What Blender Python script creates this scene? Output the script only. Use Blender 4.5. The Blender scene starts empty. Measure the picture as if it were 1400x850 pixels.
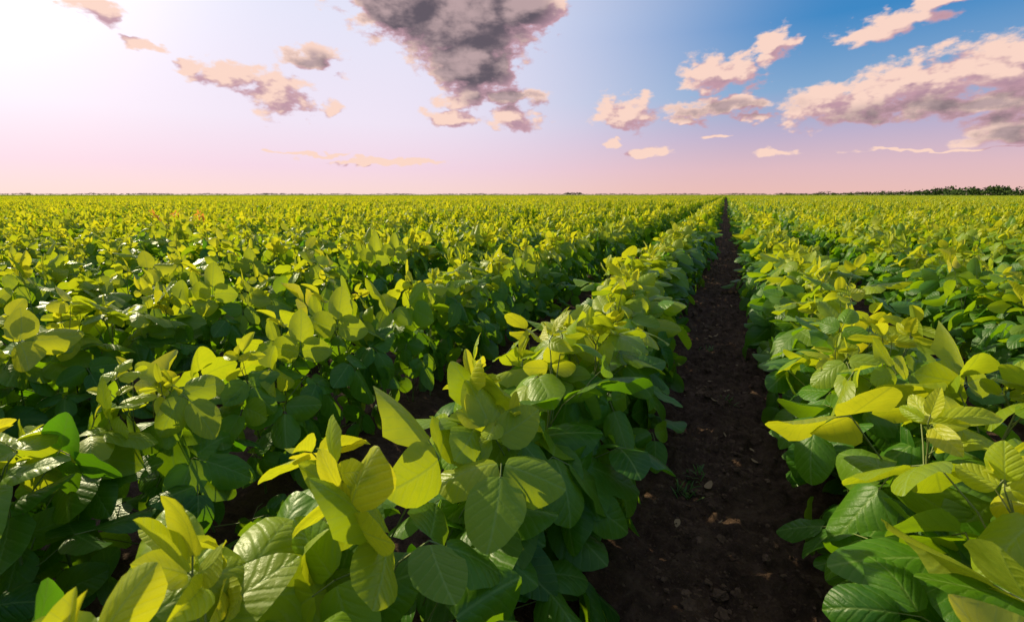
import bpy, math, random, bmesh
import numpy as np
from mathutils import Vector, noise
random.seed(7); rng=np.random.default_rng(21)
sc=bpy.context.scene
sc.view_settings.view_transform='Standard'; sc.view_settings.look='None'; sc.view_settings.exposure=0

SUN_AZ=-74.0; SUN_EL=25.0          # degrees, azimuth measured from +Y (row direction) towards +X
def dirv(az,el):
    a=math.radians(az); e=math.radians(el)
    return Vector((math.sin(a)*math.cos(e), math.cos(a)*math.cos(e), math.sin(e)))
SPACING=0.74; PATH_X=0.05; CAM_H=0.83

# ------------------------------------------------------------------ node helpers
class NT:
    def __init__(s,tree): s.t=tree; s.n=tree.nodes; s.l=tree.links
    def add(s,typ,**kw):
        nd=s.n.new(typ)
        for k,v in kw.items(): setattr(nd,k,v)
        return nd
    def put(s,sock,v):
        if isinstance(v,bpy.types.NodeSocket): s.l.new(v,sock)
        elif v is not None: sock.default_value=v
    def m(s,op,a,b=None,c=None,clamp=False):
        nd=s.add('ShaderNodeMath',operation=op,use_clamp=clamp)
        s.put(nd.inputs[0],a)
        if b is not None: s.put(nd.inputs[1],b)
        if c is not None: s.put(nd.inputs[2],c)
        return nd.outputs[0]
    def v(s,op,a,b=None,c=None,out=0):
        nd=s.add('ShaderNodeVectorMath',operation=op)
        s.put(nd.inputs[0],a)
        if b is not None: s.put(nd.inputs[1],b)
        if c is not None: s.put(nd.inputs[2],c)
        return nd.outputs[out]
    def mix(s,f,a,b,blend='MIX'):
        nd=s.add('ShaderNodeMix',data_type='RGBA',blend_type=blend)
        s.put(nd.inputs[0],f)
        for i,x in ((6,a),(7,b)):
            if not isinstance(x,bpy.types.NodeSocket) and len(x)==3: x=tuple(x)+(1,)
            s.put(nd.inputs[i],x)
        return nd.outputs[2]
    def ramp(s,f,stops,interp='LINEAR'):
        nd=s.add('ShaderNodeValToRGB'); r=nd.color_ramp; r.interpolation=interp
        while len(r.elements)<len(stops): r.elements.new(0.5)
        for e,(p,c) in zip(r.elements,stops):
            e.position=p; e.color=tuple(c)+(1,) if len(c)==3 else c
        s.put(nd.inputs[0],f); return nd.outputs[0]
    def sm(s,x,a,b,lo=0.0,hi=1.0):
        nd=s.add('ShaderNodeMapRange',interpolation_type='SMOOTHSTEP')
        s.put(nd.inputs[0],x); nd.inputs[1].default_value=a; nd.inputs[2].default_value=b
        nd.inputs[3].default_value=lo; nd.inputs[4].default_value=hi
        return nd.outputs[0]
    def noise(s,vec,scale,detail=4,rough=0.5,out=0):
        nd=s.add('ShaderNodeTexNoise'); s.put(nd.inputs['Vector'],vec)
        nd.inputs['Scale'].default_value=scale; nd.inputs['Detail'].default_value=detail
        nd.inputs['Roughness'].default_value=rough
        return nd.outputs[out]
def srgb(r,g,b):
    f=lambda c:(c/255/12.92) if c/255<=0.04045 else ((c/255+0.055)/1.055)**2.4
    return (f(r),f(g),f(b))
def new_mat(name):
    m=bpy.data.materials.new(name); m.use_nodes=True; m.node_tree.nodes.clear()
    return m,NT(m.node_tree)

# ------------------------------------------------------------------ world
BIG=[(-36.0,20.2,7.0,4.4),(-29.5,18.2,8.0,4.8),(-29.0,14.2,5.0,3.6),(-23.4,19.2,5.2,2.0)]
CLOUDS=BIG+[ # az, el, rx, ry
(-24.5,10.8,4.5,0.9),(-24.3,8.6,3.2,1.4),(-32.0,8.6,2.6,1.0),(-30.0,10.8,3,1.3),
(-49.8,10.3,3.2,2.3),(-53.9,11.2,3.0,1.3),(-46.3,13.7,2.8,1.3),(-44.9,9.0,1.5,0.9),
(-57.5,11.8,1.4,0.6),(-64.0,15.2,2.2,1.2),(-60.7,13,1.2,0.5),
(-11.5,8.9,3.5,1.9),(-1.9,12.2,4.0,2.0),(2.7,13.8,1.7,1.9),
(-1.2,9.1,6.2,1.0),(-4.5,7.9,1.4,0.5),(12.0,14.5,3.8,1.1),(15.5,15.6,2.6,0.9),
(9.6,8.6,5.8,2.0),(14.6,9.5,5.6,2.2),(20,9.9,6.5,2.5),(17.5,7.4,8,1.0),(21.5,5.4,3.2,1.3),(2.2,7.7,2.2,0.45),
(-8.7,4.8,2.8,0.6),(4.3,4.4,2.2,0.45),(-39.1,3.7,8,0.3),(-12.5,5.8,1.1,0.35),(-47,4.4,4,0.2),(17,4.0,7,0.15),(-2,6.3,1.5,0.3)]
DARK=[(-33.0,18.8,12,6.5),(-29.3,14.8,6.5,3.8),(-24.5,19.5,5,2.4),(-24.5,10.6,6,1.1),(-1.2,8.8,7,1.0),(18,6.9,10,1.6),(-46.3,13.2,4,1.3),(22,4.8,4,.8)]
def field(nt,p,lst):
    cur=None
    for (a,e,rx,ry) in lst:
        q=nt.v('MULTIPLY_ADD',p,(1/rx,1/ry,0),(-a/rx,-e/ry,0))
        L=nt.v('LENGTH',q,out=1)
        cur=L if cur is None else nt.m('MINIMUM',cur,L)
    return nt.m('SUBTRACT',1.0,cur)
w=bpy.data.worlds.new("World"); sc.world=w; w.use_nodes=True
w.node_tree.nodes.clear(); nt=NT(w.node_tree)
tc=nt.add('ShaderNodeTexCoord'); d=nt.v('NORMALIZE',tc.outputs['Generated'])
sp=nt.add('ShaderNodeSeparateXYZ'); nt.l.new(d,sp.inputs[0])
az=nt.m('MULTIPLY',nt.m('ARCTAN2',sp.outputs[0],sp.outputs[1]),57.2958)
el=nt.m('MULTIPLY',nt.m('ARCSINE',sp.outputs[2]),57.2958)
cb=nt.add('ShaderNodeCombineXYZ'); nt.l.new(az,cb.inputs[0]); nt.l.new(el,cb.inputs[1]); p2=cb.outputs[0]
e01=nt.m('DIVIDE',el,60.0,clamp=True)
right=nt.ramp(e01,[(0.0,srgb(240,194,186)),(0.045,srgb(228,190,198)),(0.10,srgb(194,180,208)),(0.17,srgb(134,172,212)),(0.27,srgb(62,138,200)),(0.42,srgb(76,136,196)),(1.0,srgb(150,162,190))])
left=nt.ramp(e01,[(0.0,srgb(254,222,216)),(0.05,srgb(248,218,234)),(0.13,srgb(244,232,249)),(0.3,srgb(232,232,252)),(0.6,srgb(204,206,226)),(1.0,srgb(164,174,202))])
sd=dirv(SUN_AZ,SUN_EL)
dt=nt.v('DOT_PRODUCT',d,tuple(sd),out=1)
k=nt.sm(dt,0.22,0.84)
base=nt.mix(k,right,left)
glow=nt.m('POWER',nt.m('MAXIMUM',dt,0.0),34.0)
base=nt.mix(1.0,base,nt.mix(glow,(0,0,0),(0.80,0.66,0.50)),'ADD')
def density(P,dets):
    wn=nt.noise(nt.v('MULTIPLY',P,(0.25,0.45,1)),1.0,3,0.6,out=1)
    wv=nt.v('MULTIPLY',nt.v('SUBTRACT',wn,(0.5,0.5,0.5)),(5.0,2.6,0))
    Pw=nt.v('ADD',P,wv)
    f0=nt.m('MAXIMUM',field(nt,Pw,CLOUDS),-2.0)
    big=nt.m('MAXIMUM',field(nt,Pw,BIG),0.0)
    b=nt.m('MULTIPLY_ADD',f0,1.15,nt.m('MULTIPLY',big,1.8))
    o=[]
    for det in dets:
        n=nt.noise(nt.v('MULTIPLY',P,(0.46,0.78,1)),1.0,det,0.55)
        o.append(nt.m('ADD',b,nt.m('MULTIPLY',nt.m('SUBTRACT',n,0.45),2.9)))
    return o
D0,D0s=density(p2,(9,3.2))
D1,=density(nt.v('ADD',p2,(-1.1,1.1,0)),(3.2,))
alpha=nt.m('MULTIPLY',nt.sm(D0,-0.05,0.55),nt.sm(el,0.8,3.2))
lit=nt.sm(nt.m('SUBTRACT',D0s,D1),-1.2,1.3)
lit2=nt.sm(lit,0.22,0.80)
thick=nt.sm(D0,0.15,1.2)
dk=nt.sm(field(nt,p2,DARK),-0.35,0.4)
lightc=nt.mix(lit2,srgb(206,162,174),srgb(255,218,202))
darkc=nt.mix(lit,srgb(92,84,94),srgb(188,162,164))
kk=nt.m('MULTIPLY',dk,nt.m('MULTIPLY_ADD',thick,0.97,0.0))
ccol=nt.mix(kk,lightc,darkc)
ccol=nt.mix(nt.m('MULTIPLY',nt.m('SUBTRACT',1.0,dk),nt.m('MULTIPLY',thick,nt.m('MULTIPLY_ADD',lit2,-0.6,0.6))),ccol,srgb(160,130,150))
full=nt.mix(alpha,base,ccol)
sky=nt.add('ShaderNodeTexSky',sky_type='NISHITA'); sky.sun_disc=False
sky.sun_elevation=math.radians(SUN_EL); sky.sun_rotation=math.radians(SUN_AZ)
b1=nt.add('ShaderNodeBackground'); nt.l.new(sky.outputs[0],b1.inputs[0]); b1.inputs[1].default_value=0.05
b2=nt.add('ShaderNodeBackground'); nt.l.new(full,b2.inputs[0])
b3=nt.add('ShaderNodeBackground'); nt.l.new(base,b3.inputs[0])
gate=nt.m('MULTIPLY',nt.m('LESS_THAN',nt.m('ABSOLUTE',nt.m('ADD',az,20.0)),54.0),nt.m('LESS_THAN',nt.m('ABSOLUTE',nt.m('SUBTRACT',el,15.0)),14.5))
mg=nt.add('ShaderNodeMixShader'); nt.l.new(gate,mg.inputs[0]); nt.l.new(b3.outputs[0],mg.inputs[1]); nt.l.new(b2.outputs[0],mg.inputs[2])
mx=nt.add('ShaderNodeMixShader'); mx.inputs[0].default_value=0.95
nt.l.new(b1.outputs[0],mx.inputs[1]); nt.l.new(mg.outputs[0],mx.inputs[2])
ow=nt.add('ShaderNodeOutputWorld'); nt.l.new(mx.outputs[0],ow.inputs[0])
try:
    w.cycles.sampling_method='MANUAL'; w.cycles.sample_map_resolution=256
except Exception as ex: print(ex)

# ------------------------------------------------------------------ sun
sl=bpy.data.lights.new('sun','SUN'); sl.energy=5.0; sl.angle=math.radians(0.6); sl.color=(1.0,0.89,0.55)
so=bpy.data.objects.new('sun',sl); sc.collection.objects.link(so)
so.rotation_euler=(-sd).to_track_quat('-Z','Y').to_euler()

# ------------------------------------------------------------------ camera
cd=bpy.data.cameras.new('camera'); co=bpy.data.objects.new('camera',cd); sc.collection.objects.link(co)
co.location=(0,0,CAM_H); co.rotation_euler=(math.radians(90-14.3),0,math.radians(24.5))
cd.lens=16; cd.sensor_width=36; cd.clip_start=0.01; cd.clip_end=20000
cd.dof.use_dof=True; cd.dof.focus_distance=1.2; cd.dof.aperture_fstop=11
sc.camera=co

# ------------------------------------------------------------------ materials
MAT_A=(0.020,0.100,0.008); MAT_B=(0.085,0.245,0.010)
YNG_A=(0.20,0.37,0.012); YNG_B=(0.54,0.52,0.016)
TRM_A=(0.11,0.36,0.004); TRM_B=(0.48,0.70,0.006)
TRY_A=(0.78,0.86,0.012); TRY_B=(1.0,0.88,0.02)
leaf_mat,t=new_mat('soybean_leaf')
at=t.add('ShaderNodeAttribute',attribute_name='tint'); sx=t.add('ShaderNodeSeparateColor'); t.l.new(at.outputs['Color'],sx.inputs[0])
young,rnd,orange=sx.outputs
uv=t.add('ShaderNodeAttribute',attribute_name='leafuv'); su=t.add('ShaderNodeSeparateXYZ'); t.l.new(uv.outputs['Vector'],su.inputs[0])
U=t.m('ABSOLUTE',su.outputs[0]); V=su.outputs[1]
oi=t.add('ShaderNodeObjectInfo')
geo=t.add('ShaderNodeNewGeometry')
tcn=t.add('ShaderNodeTexCoord')
mott=t.noise(tcn.outputs['Object'],60,4,0.65)
side=t.m('PINGPONG',t.m('MULTIPLY_ADD',V,6.0,t.m('MULTIPLY_ADD',t.m('POWER',U,0.8),-2.2,t.m('MULTIPLY',mott,0.5))),0.5)
sv=t.m('SUBTRACT',1.0,t.sm(side,0.0,0.075))
mid=t.m('SUBTRACT',1.0,t.sm(U,0.015,0.06))
vein=t.m('MAXIMUM',mid,t.m('MULTIPLY',sv,0.65))
r2=t.m('ADD',t.m('MULTIPLY',rnd,0.65),t.m('MULTIPLY',oi.outputs['Random'],0.35))
c=t.mix(young,t.mix(r2,MAT_A,MAT_B),t.mix(rnd,YNG_A,YNG_B))
c=t.mix(t.m('MULTIPLY',t.sm(mott,0.35,0.75),0.45),c,t.mix(0.5,c,(0.18,0.34,0.03)))
c=t.mix(t.m('MULTIPLY',vein,0.65),c,t.mix(0.5,c,(0.40,0.56,0.14)))
c=t.mix(orange,c,(0.60,0.26,0.05))
spot=t.sm(mott,0.68,0.76)
c=t.mix(t.m('MULTIPLY',spot,t.m('MULTIPLY',rnd,0.7)),c,(0.20,0.13,0.04))
back=t.mix(0.45,c,(0.13,0.22,0.07))
cf=t.mix(geo.outputs['Backfacing'],c,back)
tr=t.mix(young,t.mix(r2,TRM_A,TRM_B),t.mix(rnd,TRY_A,TRY_B))
tr=t.mix(t.m('MULTIPLY',vein,0.60),tr,t.mix(0.5,tr,(0.12,0.20,0.02)))
tr=t.mix(t.m('MULTIPLY',t.sm(mott,0.4,0.7),0.25),tr,t.mix(0.5,tr,(0.2,0.4,0.01)))
tr=t.mix(orange,tr,(0.95,0.42,0.05))
bh=t.m('ADD',t.m('MULTIPLY',t.sm(side,0.0,0.30),0.6),t.m('ADD',t.m('MULTIPLY',t.sm(U,0.0,0.12),0.6),t.m('MULTIPLY',mott,1.8)))
bmp=t.add('ShaderNodeBump'); bmp.inputs['Strength'].default_value=0.50; bmp.inputs['Distance'].default_value=0.0017; t.l.new(bh,bmp.inputs['Height'])
pb=t.add('ShaderNodeBsdfPrincipled'); t.l.new(cf,pb.inputs['Base Color']); t.l.new(bmp.outputs[0],pb.inputs['Normal'])
pb.inputs['Roughness'].default_value=0.40; pb.inputs['Specular IOR Level'].default_value=0.38
tl=t.add('ShaderNodeBsdfTranslucent'); t.l.new(tr,tl.inputs[0])
ms=t.add('ShaderNodeMixShader'); ms.inputs[0].default_value=0.42
t.l.new(pb.outputs[0],ms.inputs[1]); t.l.new(tl.outputs[0],ms.inputs[2])
o=t.add('ShaderNodeOutputMaterial'); t.l.new(ms.outputs[0],o.inputs[0])

leaf_far,t=new_mat('soybean_leaf_far')
at=t.add('ShaderNodeAttribute',attribute_name='tint'); sx=t.add('ShaderNodeSeparateColor'); t.l.new(at.outputs['Color'],sx.inputs[0])
young,rnd,orange=sx.outputs
c=t.mix(young,t.mix(rnd,MAT_A,MAT_B),t.mix(rnd,YNG_A,YNG_B))
tr=t.mix(young,t.mix(rnd,TRM_A,TRM_B),t.mix(rnd,TRY_A,TRY_B))
df=t.add('ShaderNodeBsdfDiffuse'); t.l.new(c,df.inputs[0]); tl=t.add('ShaderNodeBsdfTranslucent'); t.l.new(tr,tl.inputs[0])
gl=t.add('ShaderNodeBsdfGlossy'); gl.inputs['Roughness'].default_value=0.45; gl.inputs[0].default_value=(1,1,1,1)
m1=t.add('ShaderNodeMixShader'); m1.inputs[0].default_value=0.04; t.l.new(df.outputs[0],m1.inputs[1]); t.l.new(gl.outputs[0],m1.inputs[2])
ms=t.add('ShaderNodeMixShader'); ms.inputs[0].default_value=0.42; t.l.new(m1.outputs[0],ms.inputs[1]); t.l.new(tl.outputs[0],ms.inputs[2])
o=t.add('ShaderNodeOutputMaterial'); t.l.new(ms.outputs[0],o.inputs[0])

stem_mat,t=new_mat('soybean_stem')
pb=t.add('ShaderNodeBsdfPrincipled'); tcn=t.add('ShaderNodeTexCoord')
t.l.new(t.mix(t.noise(tcn.outputs['Object'],30,3),(0.13,0.19,0.04),(0.24,0.25,0.08)),pb.inputs['Base Color']); pb.inputs['Roughness'].default_value=0.6
o=t.add('ShaderNodeOutputMaterial'); t.l.new(pb.outputs[0],o.inputs[0])

# ------------------------------------------------------------------ plant geometry
class MB:
    def __init__(s): s.v=[];s.f=[];s.m=[];s.uv=[];s.ti=[];s.n=0
    def addpatch(s,V,F,mi,uv,ti):
        s.v.append(V); s.f.append(F+s.n); s.m.append(np.full(len(F),mi)); s.uv.append(uv)
        s.ti.append(np.tile(ti,(len(V),1))); s.n+=len(V)
    def mesh(s,name,mats):
        V=np.concatenate(s.v); F=np.concatenate(s.f); M=np.concatenate(s.m); UV=np.concatenate(s.uv); T=np.concatenate(s.ti)
        me=bpy.data.meshes.new(name); me.vertices.add(len(V)); me.vertices.foreach_set('co',V.astype(np.float32).ravel())
        me.loops.add(F.size); me.loops.foreach_set('vertex_index',F.astype(np.int32).ravel())
        me.polygons.add(len(F)); me.polygons.foreach_set('loop_start',np.arange(0,F.size,4,dtype=np.int32))
        me.polygons.foreach_set('material_index',M.astype(np.int32))
        me.update(calc_edges=True); me.polygons.foreach_set('use_smooth',np.ones(len(F),dtype=bool))
        a=me.attributes.new('leafuv','FLOAT_VECTOR','POINT'); a.data.foreach_set('vector',UV.astype(np.float32).ravel())
        a=me.attributes.new('tint','FLOAT_COLOR','POINT'); a.data.foreach_set('color',T.astype(np.float32).ravel())
        for m in mats: me.materials.append(m)
        me.validate(); return me
def nrm(v): return v/ (np.linalg.norm(v)+1e-9)
def gridfaces(nu,nv):
    i,j=np.meshgrid(np.arange(nv),np.arange(nu),indexing='ij'); a=(i*(nu+1)+j).ravel()
    return np.stack([a,a+1,a+nu+2,a+nu+1],1)
def leaf(mb,pos,direc,nor,L,W,nu,nv,ti,fold=None,curl=None):
    direc=nrm(direc); nor=nrm(nor-direc*np.dot(nor,direc)); sidev=np.cross(direc,nor)
    kk=np.arange(nv+1)/nv; tt=0.5-0.5*np.cos(np.pi*kk); tt[0]=0.0
    # broad ovate outline, widest below the middle, tapering to a pointed tip
    pr=(tt**0.46)*((1-tt)**0.68)/0.473; pr[-1]=0.0; pr[0]=0.05
    s=np.linspace(-1,1,nu+1)
    T,S=np.meshgrid(tt,s,indexing='ij'); PR=np.repeat(pr[:,None],nu+1,1)
    asym=1+rng.uniform(-0.08,0.08)*np.sign(S)
    X=S*PR*W/2*asym
    fold=rng.normal(0.12,0.16) if fold is None else fold
    c=rng.normal(0.40,0.42) if curl is None else curl
    if abs(c)<0.05:c=0.05
    Y=np.sin(c*T)/c*L; Z=-(1-np.cos(c*T))/c*L
    ph=rng.uniform(0,6.28); ph2=rng.uniform(0,6.28)
    ax=np.abs(X)
    Z=Z+fold*ax-1.2*rng.uniform(0.0,1.3)*ax*ax/ W + 0.050*W*np.sin(8*T+ph+S)*np.abs(S)**1.5*PR + 0.024*W*np.sin(17*T+ph2-2*S)*S*S*PR
    # basal lobes curve back a little: heart-like base
    Y=Y-0.06*L*np.abs(S)**2*PR*np.exp(-T*7)
    X=X*math.cos(math.atan(fold))
    tw=rng.normal(0,0.25)*T
    X2=X*np.cos(tw)-Z*np.sin(tw)*0.5; Z2=Z+X*np.sin(tw)
    lat=rng.normal(0,0.06)*T*T*L
    P=pos+ (X2+lat).ravel()[:,None]*sidev + Y.ravel()[:,None]*direc + Z2.ravel()[:,None]*nor
    uvv=np.stack([(S*PR).ravel(),T.ravel(),np.zeros(T.size)],1)
    mb.addpatch(P,gridfaces(nu,nv),0,uvv,ti)
def tube(mb,pts,r0,r1,ns,ti):
    pts=np.array(pts); n=len(pts); rings=[]
    ax=nrm(pts[-1]-pts[0]); h=np.array([0.3,0.9,0.1]); 
    if abs(np.dot(ax,h))>0.9: h=np.array([1.,0,0])
    a=nrm(np.cross(ax,h)); b=np.cross(ax,a)
    for i,p in enumerate(pts):
        r=r0+(r1-r0)*i/(n-1)
        an=np.linspace(0,2*np.pi,ns+1)
        rings.append(p+r*(np.cos(an)[:,None]*a+np.sin(an)[:,None]*b))
    V=np.concatenate(rings); mb.addpatch(V,gridfaces(ns,n-1),1,np.zeros((len(V),3)),ti)
UP=np.array([0,0,1.])
def trifoliate(mb,end,out,f,size,lod,ti,upright=False,shoot=False):
    nu,nv={0:(6,9),1:(4,5),2:(2,3)}[lod]
    r=rng.normal(0,0.40,3)
    if upright: nor=nrm(out*0.8+UP*0.45+r); dr=nrm(UP*0.9+out*0.6+r*0.5)
    else:
        nor=nrm(UP*(0.35+0.75*f)+out*(0.85-0.45*f)+r)
        dr=out*(0.45+0.55*f)-UP*(0.75-0.70*f)+rng.normal(0,0.28,3)
    dr=nrm(dr-nor*np.dot(dr,nor)); sd_=np.cross(dr,nor)
    L=size*rng.uniform(0.9,1.12); W=L*(rng.uniform(0.50,0.65) if shoot else rng.uniform(0.70,0.84))
    fo=rng.normal(0.6,0.25) if shoot else None
    e2=end+dr*0.27*L
    if lod==0: tube(mb,[end,e2+dr*0.02*L],0.0011,0.0009,4,ti)
    def tv(): 
        q=np.array(ti); q[1]=np.clip(q[1]+rng.normal(0,0.18),0,1); q[0]=np.clip(q[0]+rng.normal(0,0.08),0,1); return q
    leaf(mb,e2,dr+rng.normal(0,0.1,3),nor,L*1.03,W,nu,nv,tv(),fo)
    for sg in (-1,1):
        dd=dr*rng.uniform(0.05,0.40)+sd_*sg
        nn=nor+rng.normal(0,0.22,3)-sd_*sg*rng.normal(0.0,0.22)
        leaf(mb,end+dd*0.006,dd,nn,L*0.93,W*0.96,nu,nv,tv(),fo)
def plant(mb,origin,lod,orange=0.0,full=1.0,yb=0.0):
    Hs=rng.uniform(0.39,0.46)*full; N=int(rng.integers(15,19)) if lod<2 else 12
    lean=rng.normal(0,0.03,2); a0=rng.uniform(0,6.28)
    top=origin+np.array([lean[0],lean[1],Hs])
    if lod<2: tube(mb,[origin-UP*0.02,origin*0.5+top*0.5+np.array([rng.normal(0,.008),rng.normal(0,.008),0]),top],0.0045,0.002,5 if lod==0 else 3,(0,.5,0,1))
    big=1.06 if lod==0 else 1.0
    for i in range(N):
        u=(i+rng.uniform(0,0.6))/N
        node=origin+(top-origin)*(0.12+0.88*u)
        az_=a0+i*2.4+rng.normal(0,0.5)
        out=np.array([math.cos(az_),math.sin(az_),0])
        if rng.random()<0.45: node=node+out*rng.uniform(0.02,0.06)
        elv=math.radians(rng.uniform(10,40)+32*u)
        pl=(0.185-0.075*u)*rng.uniform(0.65,1.25)
        if u>0.9: pl*=0.7
        end=node+(out*math.cos(elv)+UP*math.sin(elv))*pl
        end[2]=max(end[2],0.08)
        f=np.clip(u+rng.normal(0,0.14),0,1)
        size=big*(0.107-0.026*max(0,(u-0.68)/0.32))*rng.uniform(0.72,1.12)*(0.8+0.2*min(1,u*3))
        yg=np.clip((u-0.60+yb)/0.36,0,1)**1.2*rng.uniform(0.30,1.10)
        ti=(min(1,yg),rng.random(),orange*rng.uniform(.3,1),1)
        if lod==0:
            m=node*0.5+end*0.5+UP*0.012*rng.uniform(-1,1)-out*0.006
            tube(mb,[node,m,end],0.0016,0.0012,4,(0,.5,0,1))
        elif lod==1: tube(mb,[node,end],0.0016,0.0012,3,(0,.5,0,1))
        trifoliate(mb,end,out,f,size,lod,ti,upright=(u>0.70 and rng.random()<0.22))
    for j in range(3):
        az_=rng.uniform(0,6.28); out=np.array([math.cos(az_),math.sin(az_),0])
        e=top+out*0.025+UP*rng.uniform(0.03,0.12)
        if lod==0: tube(mb,[top,e],0.0014,0.001,4,(0,.5,0,1))
        trifoliate(mb,e,out,1.0,rng.uniform(0.045,0.078),lod,(rng.uniform(.7,1),rng.uniform(.4,1),orange,1),upright=True,shoot=(j>0))
lib=bpy.data.collections.new('soybean_plant_library')
def addlib(mb,nm,mt=leaf_mat):
    me=mb.mesh(nm,[mt,stem_mat]); ob=bpy.data.objects.new(nm,me); lib.objects.link(ob)
for i in range(12):
    mb=MB(); plant(mb,np.zeros(3),0); addlib(mb,'a_soy_%02d'%i)
for i in range(7):
    mb=MB(); plant(mb,np.zeros(3),1,yb=0.06); addlib(mb,'b_soy_%02d'%i,leaf_far)
for i in range(4):
    mb=MB()
    for j in range(8): plant(mb,np.array([rng.normal(0,0.02),-0.5+j/8+0.06,0]),2,full=rng.uniform(.93,1.07),yb=0.16)
    addlib(mb,'c_soy_%02d'%i,leaf_far)
mb=MB(); plant(mb,np.zeros(3),0,orange=1.0); addlib(mb,'d_soy_00')

def scatter(name,coll,pts,rot,scl,idx):
    me=bpy.data.meshes.new(name); me.vertices.add(len(pts)); me.vertices.foreach_set('co',np.array(pts,dtype=np.float32).ravel())
    a=me.attributes.new('rot','FLOAT_VECTOR','POINT'); a.data.foreach_set('vector',np.array(rot,dtype=np.float32).ravel())
    a=me.attributes.new('scl','FLOAT_VECTOR','POINT'); a.data.foreach_set('vector',np.array(scl,dtype=np.float32).ravel())
    a=me.attributes.new('idx','INT','POINT'); a.data.foreach_set('value',np.array(idx,dtype=np.int32))
    ob=bpy.data.objects.new(name,me); sc.collection.objects.link(ob)
    gn=bpy.data.node_groups.new(name+'_scatter','GeometryNodeTree')
    gn.interface.new_socket('Geometry',in_out='INPUT',socket_type='NodeSocketGeometry')
    gn.interface.new_socket('Geometry',in_out='OUTPUT',socket_type='NodeSocketGeometry')
    N=gn.nodes; L=gn.links
    a=N.new('NodeGroupInput'); b=N.new('NodeGroupOutput'); ci=N.new('GeometryNodeCollectionInfo')
    ci.inputs['Collection'].default_value=coll; ci.inputs['Separate Children'].default_value=True; ci.inputs['Reset Children'].default_value=True
    ip=N.new('GeometryNodeInstanceOnPoints'); ip.inputs['Pick Instance'].default_value=True
    def na(nm,ty):
        x=N.new('GeometryNodeInputNamedAttribute'); x.data_type=ty; x.inputs[0].default_value=nm
        return [o for o in x.outputs if o.enabled and o.name=='Attribute'][0]
    L.new(a.outputs[0],ip.inputs['Points']); L.new(ci.outputs[0],ip.inputs['Instance'])
    L.new(na('idx','INT'),ip.inputs['Instance Index']); L.new(na('rot','FLOAT_VECTOR'),ip.inputs['Rotation']); L.new(na('scl','FLOAT_VECTOR'),ip.inputs['Scale'])
    L.new(ip.outputs[0],b.inputs[0])
    md=ob.modifiers.new('scatter','NODES'); md.node_group=gn
    return ob

pts=[];rot=[];scl=[];idx=[]
R1,R2,R3=5.5,28.0,120.0
def inview(x,y,r):
    if r<1.8: return True
    a=math.degrees(math.atan2(x,y))
    if r<6: return -125<a<70
    return -92<a<38
rows=range(-190,130)
for k_ in rows:
    x0=PATH_X+(k_+0.5)*SPACING
    if abs(x0)<R2:
        y=-2.0
        while y<R2:
            y+=0.115*random.uniform(0.7,1.3)
            r=math.hypot(x0,y)
            if r>R2 or not inview(x0,y,r) : continue
            nz=noise.noise(Vector((x0*0.7,y*1.1,1.0)))
            s=0.97+0.16*nz+random.uniform(-0.08,0.08)
            if r<0.9: s=min(s,1.04)
            sxy=(0.98 if k_ in (-1,0) else 0.81 if r<R1 else 0.76)*random.uniform(0.9,1.08)
            pts.append((x0+random.gauss(0,0.020)+0.03*noise.noise(Vector((x0,y*0.5,7))),y,0))
            rot.append((random.gauss(0,0.06),random.gauss(0,0.06),random.uniform(0,6.283)))
            scl.append((sxy,sxy,s)); 
            idx.append(random.randrange(12) if r<R1 else 12+random.randrange(7))
            if -7.1<x0<-6.1 and abs(y-3.8)<0.12: idx[-1]=23; scl[-1]=(sxy,sxy,1.12)
    y=-3.0
    while y<R3:
        y+=1.0; r=math.hypot(x0,y)
        if r<R2 or r>R3 or not inview(x0,y,r): continue
        nz=noise.noise(Vector((x0*0.15,y*0.2,3.0)))
        pts.append((x0+random.gauss(0,0.02),y,0)); rot.append((0,0,random.choice((0,math.pi))+random.gauss(0,0.02)))
        s=0.98+0.10*nz+random.uniform(-.04,.04); scl.append((0.72,1.05,s)); idx.append(19+random.randrange(4))
scatter('soybean_field',lib,pts,rot,scl,idx)
print('instances',len(pts))

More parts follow.
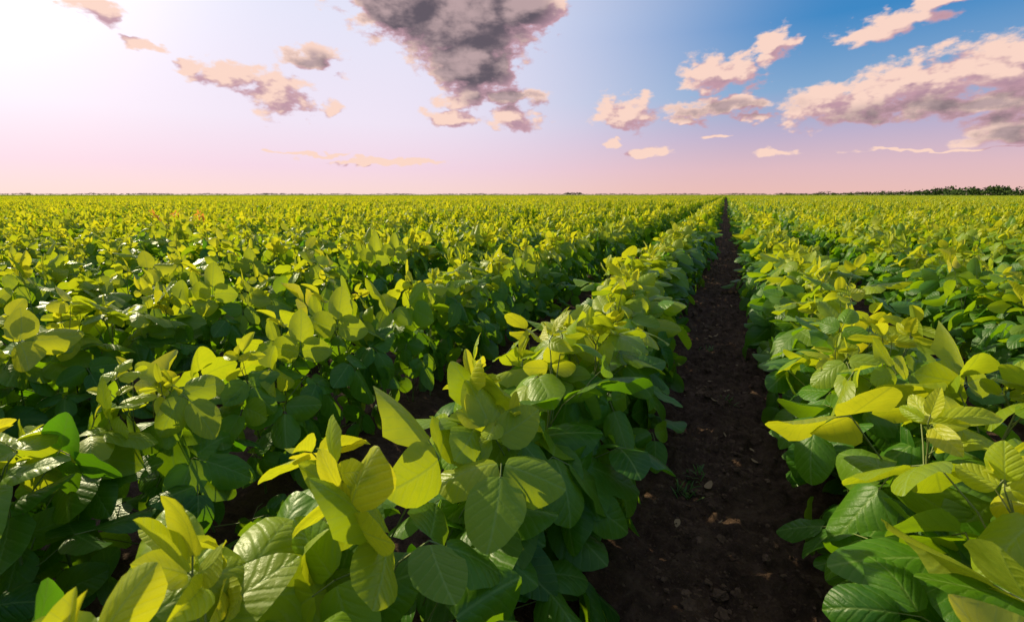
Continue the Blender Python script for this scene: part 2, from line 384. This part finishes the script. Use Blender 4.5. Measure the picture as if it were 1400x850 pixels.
# ------------------------------------------------------------------ soil
def soil_material(name,clod):
    soil_mat,t=new_mat(name)
    tcn=t.add('ShaderNodeTexCoord'); ob=tcn.outputs['Object']
    pb=t.add('ShaderNodeBsdfPrincipled'); pb.inputs['Roughness'].default_value=0.95; pb.inputs['Specular IOR Level'].default_value=0.15
    if clod:
        oi=t.add('ShaderNodeObjectInfo')
        c=t.mix(oi.outputs['Random'],(0.060,0.033,0.021),(0.20,0.12,0.078))
        c=t.mix(t.m('MULTIPLY',t.noise(ob,3.0,4,0.6),0.5),c,(0.07,0.040,0.025))
    else:
        n1=t.noise(ob,16,8,0.68); n2=t.noise(ob,120,6,0.7); n3=t.noise(ob,2.2,3,0.5)
        c=t.ramp(n1,[(0.3,(0.032,0.018,0.012)),(0.5,(0.085,0.048,0.031)),(0.72,(0.16,0.097,0.063))])
        c=t.mix(t.m('MULTIPLY',t.sm(n2,0.5,0.8),0.6),c,(0.24,0.155,0.10))
        c=t.mix(t.m('MULTIPLY',t.sm(n3,0.45,0.7),0.35),c,(0.07,0.042,0.028))
        bm1=t.add('ShaderNodeBump'); bm1.inputs['Strength'].default_value=1.0; bm1.inputs['Distance'].default_value=0.03; t.l.new(n1,bm1.inputs['Height'])
        bm2=t.add('ShaderNodeBump'); bm2.inputs['Strength'].default_value=0.9; bm2.inputs['Distance'].default_value=0.005; t.l.new(n2,bm2.inputs['Height']); t.l.new(bm1.outputs[0],bm2.inputs['Normal'])
        t.l.new(bm2.outputs[0],pb.inputs['Normal'])
    t.l.new(c,pb.inputs['Base Color'])
    o=t.add('ShaderNodeOutputMaterial'); t.l.new(pb.outputs[0],o.inputs[0]); return soil_mat
soil_mat=soil_material('soil',False); clod_mat=soil_material('soil_clod',True)
def axis(lo,hi,st,end):
    c=list(np.arange(lo,hi,st)); s=st
    while c[-1]<end: s*=1.22; c.append(c[-1]+s)
    s=st
    while c[0]>-end: s*=1.22; c.insert(0,c[0]-s)
    return np.array(c)
xs=axis(-0.48,0.56,0.0085,6000); 
ys=list(np.arange(0.35,2.4,0.009)); s=0.009
while ys[-1]<6000: s=min(s*1.012,0.12) if ys[-1]<12 else s*1.25; ys.append(ys[-1]+s)
s=0.03
while ys[0]>-6000: s*=1.3; ys.insert(0,ys[0]-s)
ys=np.array(ys)
V=[]
def soilz(x,y):
    if abs(x)>12 or abs(y)>16: return 0.0
    q=(x-PATH_X)/SPACING; ph=abs(q-round(q))
    z=0.035*(ph/0.5)**2
    z+=0.030*noise.fractal(Vector((x*7,y*7,0)),0.8,2.1,5)
    c_=noise.noise(Vector((x*24,y*24,4))); z+=0.028*max(0,c_)
    c2=noise.noise(Vector((x*50,y*50,9))); z+=0.018*max(0,c2)-0.008*max(0,-c2-0.2)
    return z
for yv in ys:
    for xv in xs: V.append((xv,yv,soilz(xv,yv)))
F=gridfaces(len(xs)-1,len(ys)-1)
me=bpy.data.meshes.new('soil_ground'); me.from_pydata(V,[],F.tolist()); me.polygons.foreach_set('use_smooth',np.ones(len(F),dtype=bool)); me.materials.append(soil_mat)
gob=bpy.data.objects.new('soil_ground',me); sc.collection.objects.link(gob)

cl=bpy.data.collections.new('soil_clod_library')
for i in range(6):
    bm=bmesh.new(); bmesh.ops.create_icosphere(bm,subdivisions=3,radius=1.0)
    for v in bm.verts:
        n=v.co.normalized(); k_=1+0.45*noise.noise(n*1.5+Vector((i*9,0,0)))+0.32*noise.noise(n*4+Vector((0,i*5,0)))+0.16*noise.noise(n*9)
        v.co=Vector((n.x*k_,n.y*k_*0.8,n.z*k_*0.6))
    me=bpy.data.meshes.new('clod_%d'%i); bm.to_mesh(me); bm.free(); me.materials.append(clod_mat)
    cl.objects.link(bpy.data.objects.new('clod_%d'%i,me))
p=[];r=[];s_=[];ix=[]
for i in range(9000):
    if i<8000: y=0.3+7*random.random()**1.6; x=PATH_X+random.gauss(0,0.13)
    else: y=random.uniform(-1,8); x=random.choice((-1,-2,1))*SPACING+PATH_X+random.gauss(0,0.17)
    z=min(0.018,0.0026*math.exp(random.gauss(0,0.75)))
    p.append((x,y,soilz(x,y)-z*0.1)); r.append([random.uniform(-.5,.5),random.uniform(-.5,.5),random.uniform(0,6.28)]); s_.append((z,z,z)); ix.append(random.randrange(6))
scatter('soil_clods',cl,p,r,s_,ix)

dry_mat,t=new_mat('dry_leaf')
pb=t.add('ShaderNodeBsdfPrincipled'); tcn=t.add('ShaderNodeTexCoord')
t.l.new(t.mix(t.noise(tcn.outputs['Object'],60,4),(0.20,0.11,0.05),(0.42,0.28,0.15)),pb.inputs['Base Color']); pb.inputs['Roughness'].default_value=0.8
o=t.add('ShaderNodeOutputMaterial'); t.l.new(pb.outputs[0],o.inputs[0])
mb=MB()
for i in range(50):
    x=PATH_X+random.gauss(0,0.12); y=0.4+3.5*random.random()**1.3
    a=random.uniform(0,6.28); L=random.uniform(0.010,0.036)
    leaf(mb,np.array([x,y,soilz(x,y)+0.010]),np.array([math.cos(a),math.sin(a),random.uniform(-.1,.3)]),np.array([random.gauss(0,.3),random.gauss(0,.3),1]),L,L*random.uniform(.25,.6),4,6,(0,0,0,1),fold=random.uniform(0,.8),curl=random.uniform(-1,1.2))
me=mb.mesh('dry_leaf_litter',[dry_mat]); sc.collection.objects.link(bpy.data.objects.new('dry_leaf_litter',me))

grass_mat,t=new_mat('grass_blade')
pb=t.add('ShaderNodeBsdfPrincipled'); pb.inputs['Base Color'].default_value=(0.07,0.17,0.025,1); pb.inputs['Roughness'].default_value=0.5
tl=t.add('ShaderNodeBsdfTranslucent'); tl.inputs[0].default_value=(0.15,0.3,0.02,1); ms=t.add('ShaderNodeMixShader'); ms.inputs[0].default_value=0.3
t.l.new(pb.outputs[0],ms.inputs[1]); t.l.new(tl.outputs[0],ms.inputs[2])
o=t.add('ShaderNodeOutputMaterial'); t.l.new(ms.outputs[0],o.inputs[0])
mb=MB()
for (gx,gy,n_) in [(-0.02,1.25,34),(0.0,1.33,20),(0.10,1.9,10),(0.0,2.6,12)]:
    for j in range(n_):
        x=gx+random.gauss(0,0.018); y=gy+random.gauss(0,0.02); a=random.uniform(0,6.28); L=random.uniform(0.02,0.045)
        leaf(mb,np.array([x,y,soilz(x,y)]),np.array([math.cos(a)*.6,math.sin(a)*.6,1.0]),np.array([-math.cos(a),-math.sin(a),.6]),L,0.004,2,6,(0,0,0,1),fold=.4,curl=-random.uniform(-1.2,-.2))
me=mb.mesh('grass_weeds',[grass_mat]); sc.collection.objects.link(bpy.data.objects.new('grass_weeds',me))

# ------------------------------------------------------------------ far crop canopy
far_mat,t=new_mat('far_crop')
tcn=t.add('ShaderNodeTexCoord'); ob=tcn.outputs['Object']
a1=t.noise(t.v('MULTIPLY',ob,(1,0.35,1)),0.9,6,0.7); a2=t.noise(t.v('MULTIPLY',ob,(0.004,0.012,1)),1.0,4,0.55)
c=t.ramp(a1,[(0.3,(0.10,0.15,0.014)),(0.5,(0.24,0.29,0.024)),(0.7,(0.42,0.43,0.035))])
c=t.mix(t.m('MULTIPLY',t.sm(a2,0.4,0.65),0.5),c,(0.16,0.23,0.035))
pb=t.add('ShaderNodeBsdfDiffuse'); t.l.new(c,pb.inputs[0])
o=t.add('ShaderNodeOutputMaterial'); t.l.new(pb.outputs[0],o.inputs[0])
rr=[116,120,126,136,145,160,180,210,260,340,460,650,900,1400,2200,3500,5500]; V=[];F=[]
na_=360
for i,r_ in enumerate(rr):
    for j in range(na_):
        a=2*math.pi*j/na_; x=r_*math.sin(a); y=r_*math.cos(a)
        V.append((x,y,0.10 if i==0 else 0.50+0.05*noise.noise(Vector((x*.2,y*.2,0)))*(1 if r_<500 else 0)))
for i in range(len(rr)-1):
    for j in range(na_): F.append((i*na_+j,i*na_+(j+1)%na_,(i+1)*na_+(j+1)%na_,(i+1)*na_+j))
me=bpy.data.meshes.new('far_crop_field'); me.from_pydata(V,[],F); me.materials.append(far_mat)
sc.collection.objects.link(bpy.data.objects.new('far_crop_field',me))

# ------------------------------------------------------------------ distant trees
tree_mat,t=new_mat('distant_foliage')
tcn=t.add('ShaderNodeTexCoord')
pb=t.add('ShaderNodeBsdfDiffuse'); t.l.new(t.mix(t.noise(tcn.outputs['Object'],0.25,4),(0.03,0.06,0.02),(0.10,0.14,0.04)),pb.inputs[0])
o=t.add('ShaderNodeOutputMaterial'); t.l.new(pb.outputs[0],o.inputs[0])
def treeline(name,specs):
    V=[];F=[]
    def quad(c,s):
        n=Vector((random.gauss(0,1),random.gauss(0,1),random.gauss(0,1))).normalized(); a=n.orthogonal().normalized()*s; b=n.cross(a)*random.uniform(.6,1)
        i=len(V); V.extend([c-a-b,c+a-b*.7,c+a*.8+b,c-a+b]); F.append((i,i+1,i+2,i+3))
    for (az_,dist,h,wd) in specs:
        c=dirv(az_,0)*dist
        tw=0.03*h
        for q in range(4):
            a=q*math.pi/2; b=(q+1)*math.pi/2; i=len(V)
            V.extend([c+Vector((math.cos(a)*tw,math.sin(a)*tw,0)),c+Vector((math.cos(b)*tw,math.sin(b)*tw,0)),c+Vector((math.cos(b)*tw*.5,math.sin(b)*tw*.5,h*.6)),c+Vector((math.cos(a)*tw*.5,math.sin(a)*tw*.5,h*.6))]); F.append((i,i+1,i+2,i+3))
        lobes=[(c+Vector((random.gauss(0,wd*.3),random.gauss(0,wd*.3),h*random.uniform(.3,.72))),random.uniform(.25,.4)) for _ in range(5)]
        for j in range(90):
            lc,lr=random.choice(lobes)
            v=Vector((random.gauss(0,1),random.gauss(0,1),random.gauss(0,1))).normalized()*random.uniform(.4,1)
            pz=lc+Vector((v.x*wd*lr*1.3,v.y*wd*lr*1.3,v.z*h*lr))
            pz.z=max(pz.z,0.2); quad(pz,h*0.09)
    me=bpy.data.meshes.new(name); me.from_pydata([tuple(v) for v in V],[],F); me.materials.append(tree_mat)
    sc.collection.objects.link(bpy.data.objects.new(name,me))
specs=[]
a=5.0
while a<46:
    k_=(a-5)/14; dist=880-490*min(k_,1.1); h=random.uniform(3.4,5.6)*(0.7+0.3*min(1,k_)); 
    if random.random()<.12: h*=1.3
    specs.append((a,dist*random.uniform(.95,1.05),h,h*random.uniform(1.0,1.7))); a+=random.uniform(.10,.38)
treeline('distant_tree_line',specs)
specs=[]; a=-110
while a<40:
    h=random.uniform(5,9)*(1.0+0.5*noise.noise(Vector((a*.3,0,0)))); specs.append((a,random.uniform(2500,2700),h,h*2.2)); a+=random.uniform(.12,.3)
for j in range(7): specs.append((-17.5+random.gauss(0,.7),2200,random.uniform(10,15),16))
treeline('distant_tree_line',specs)
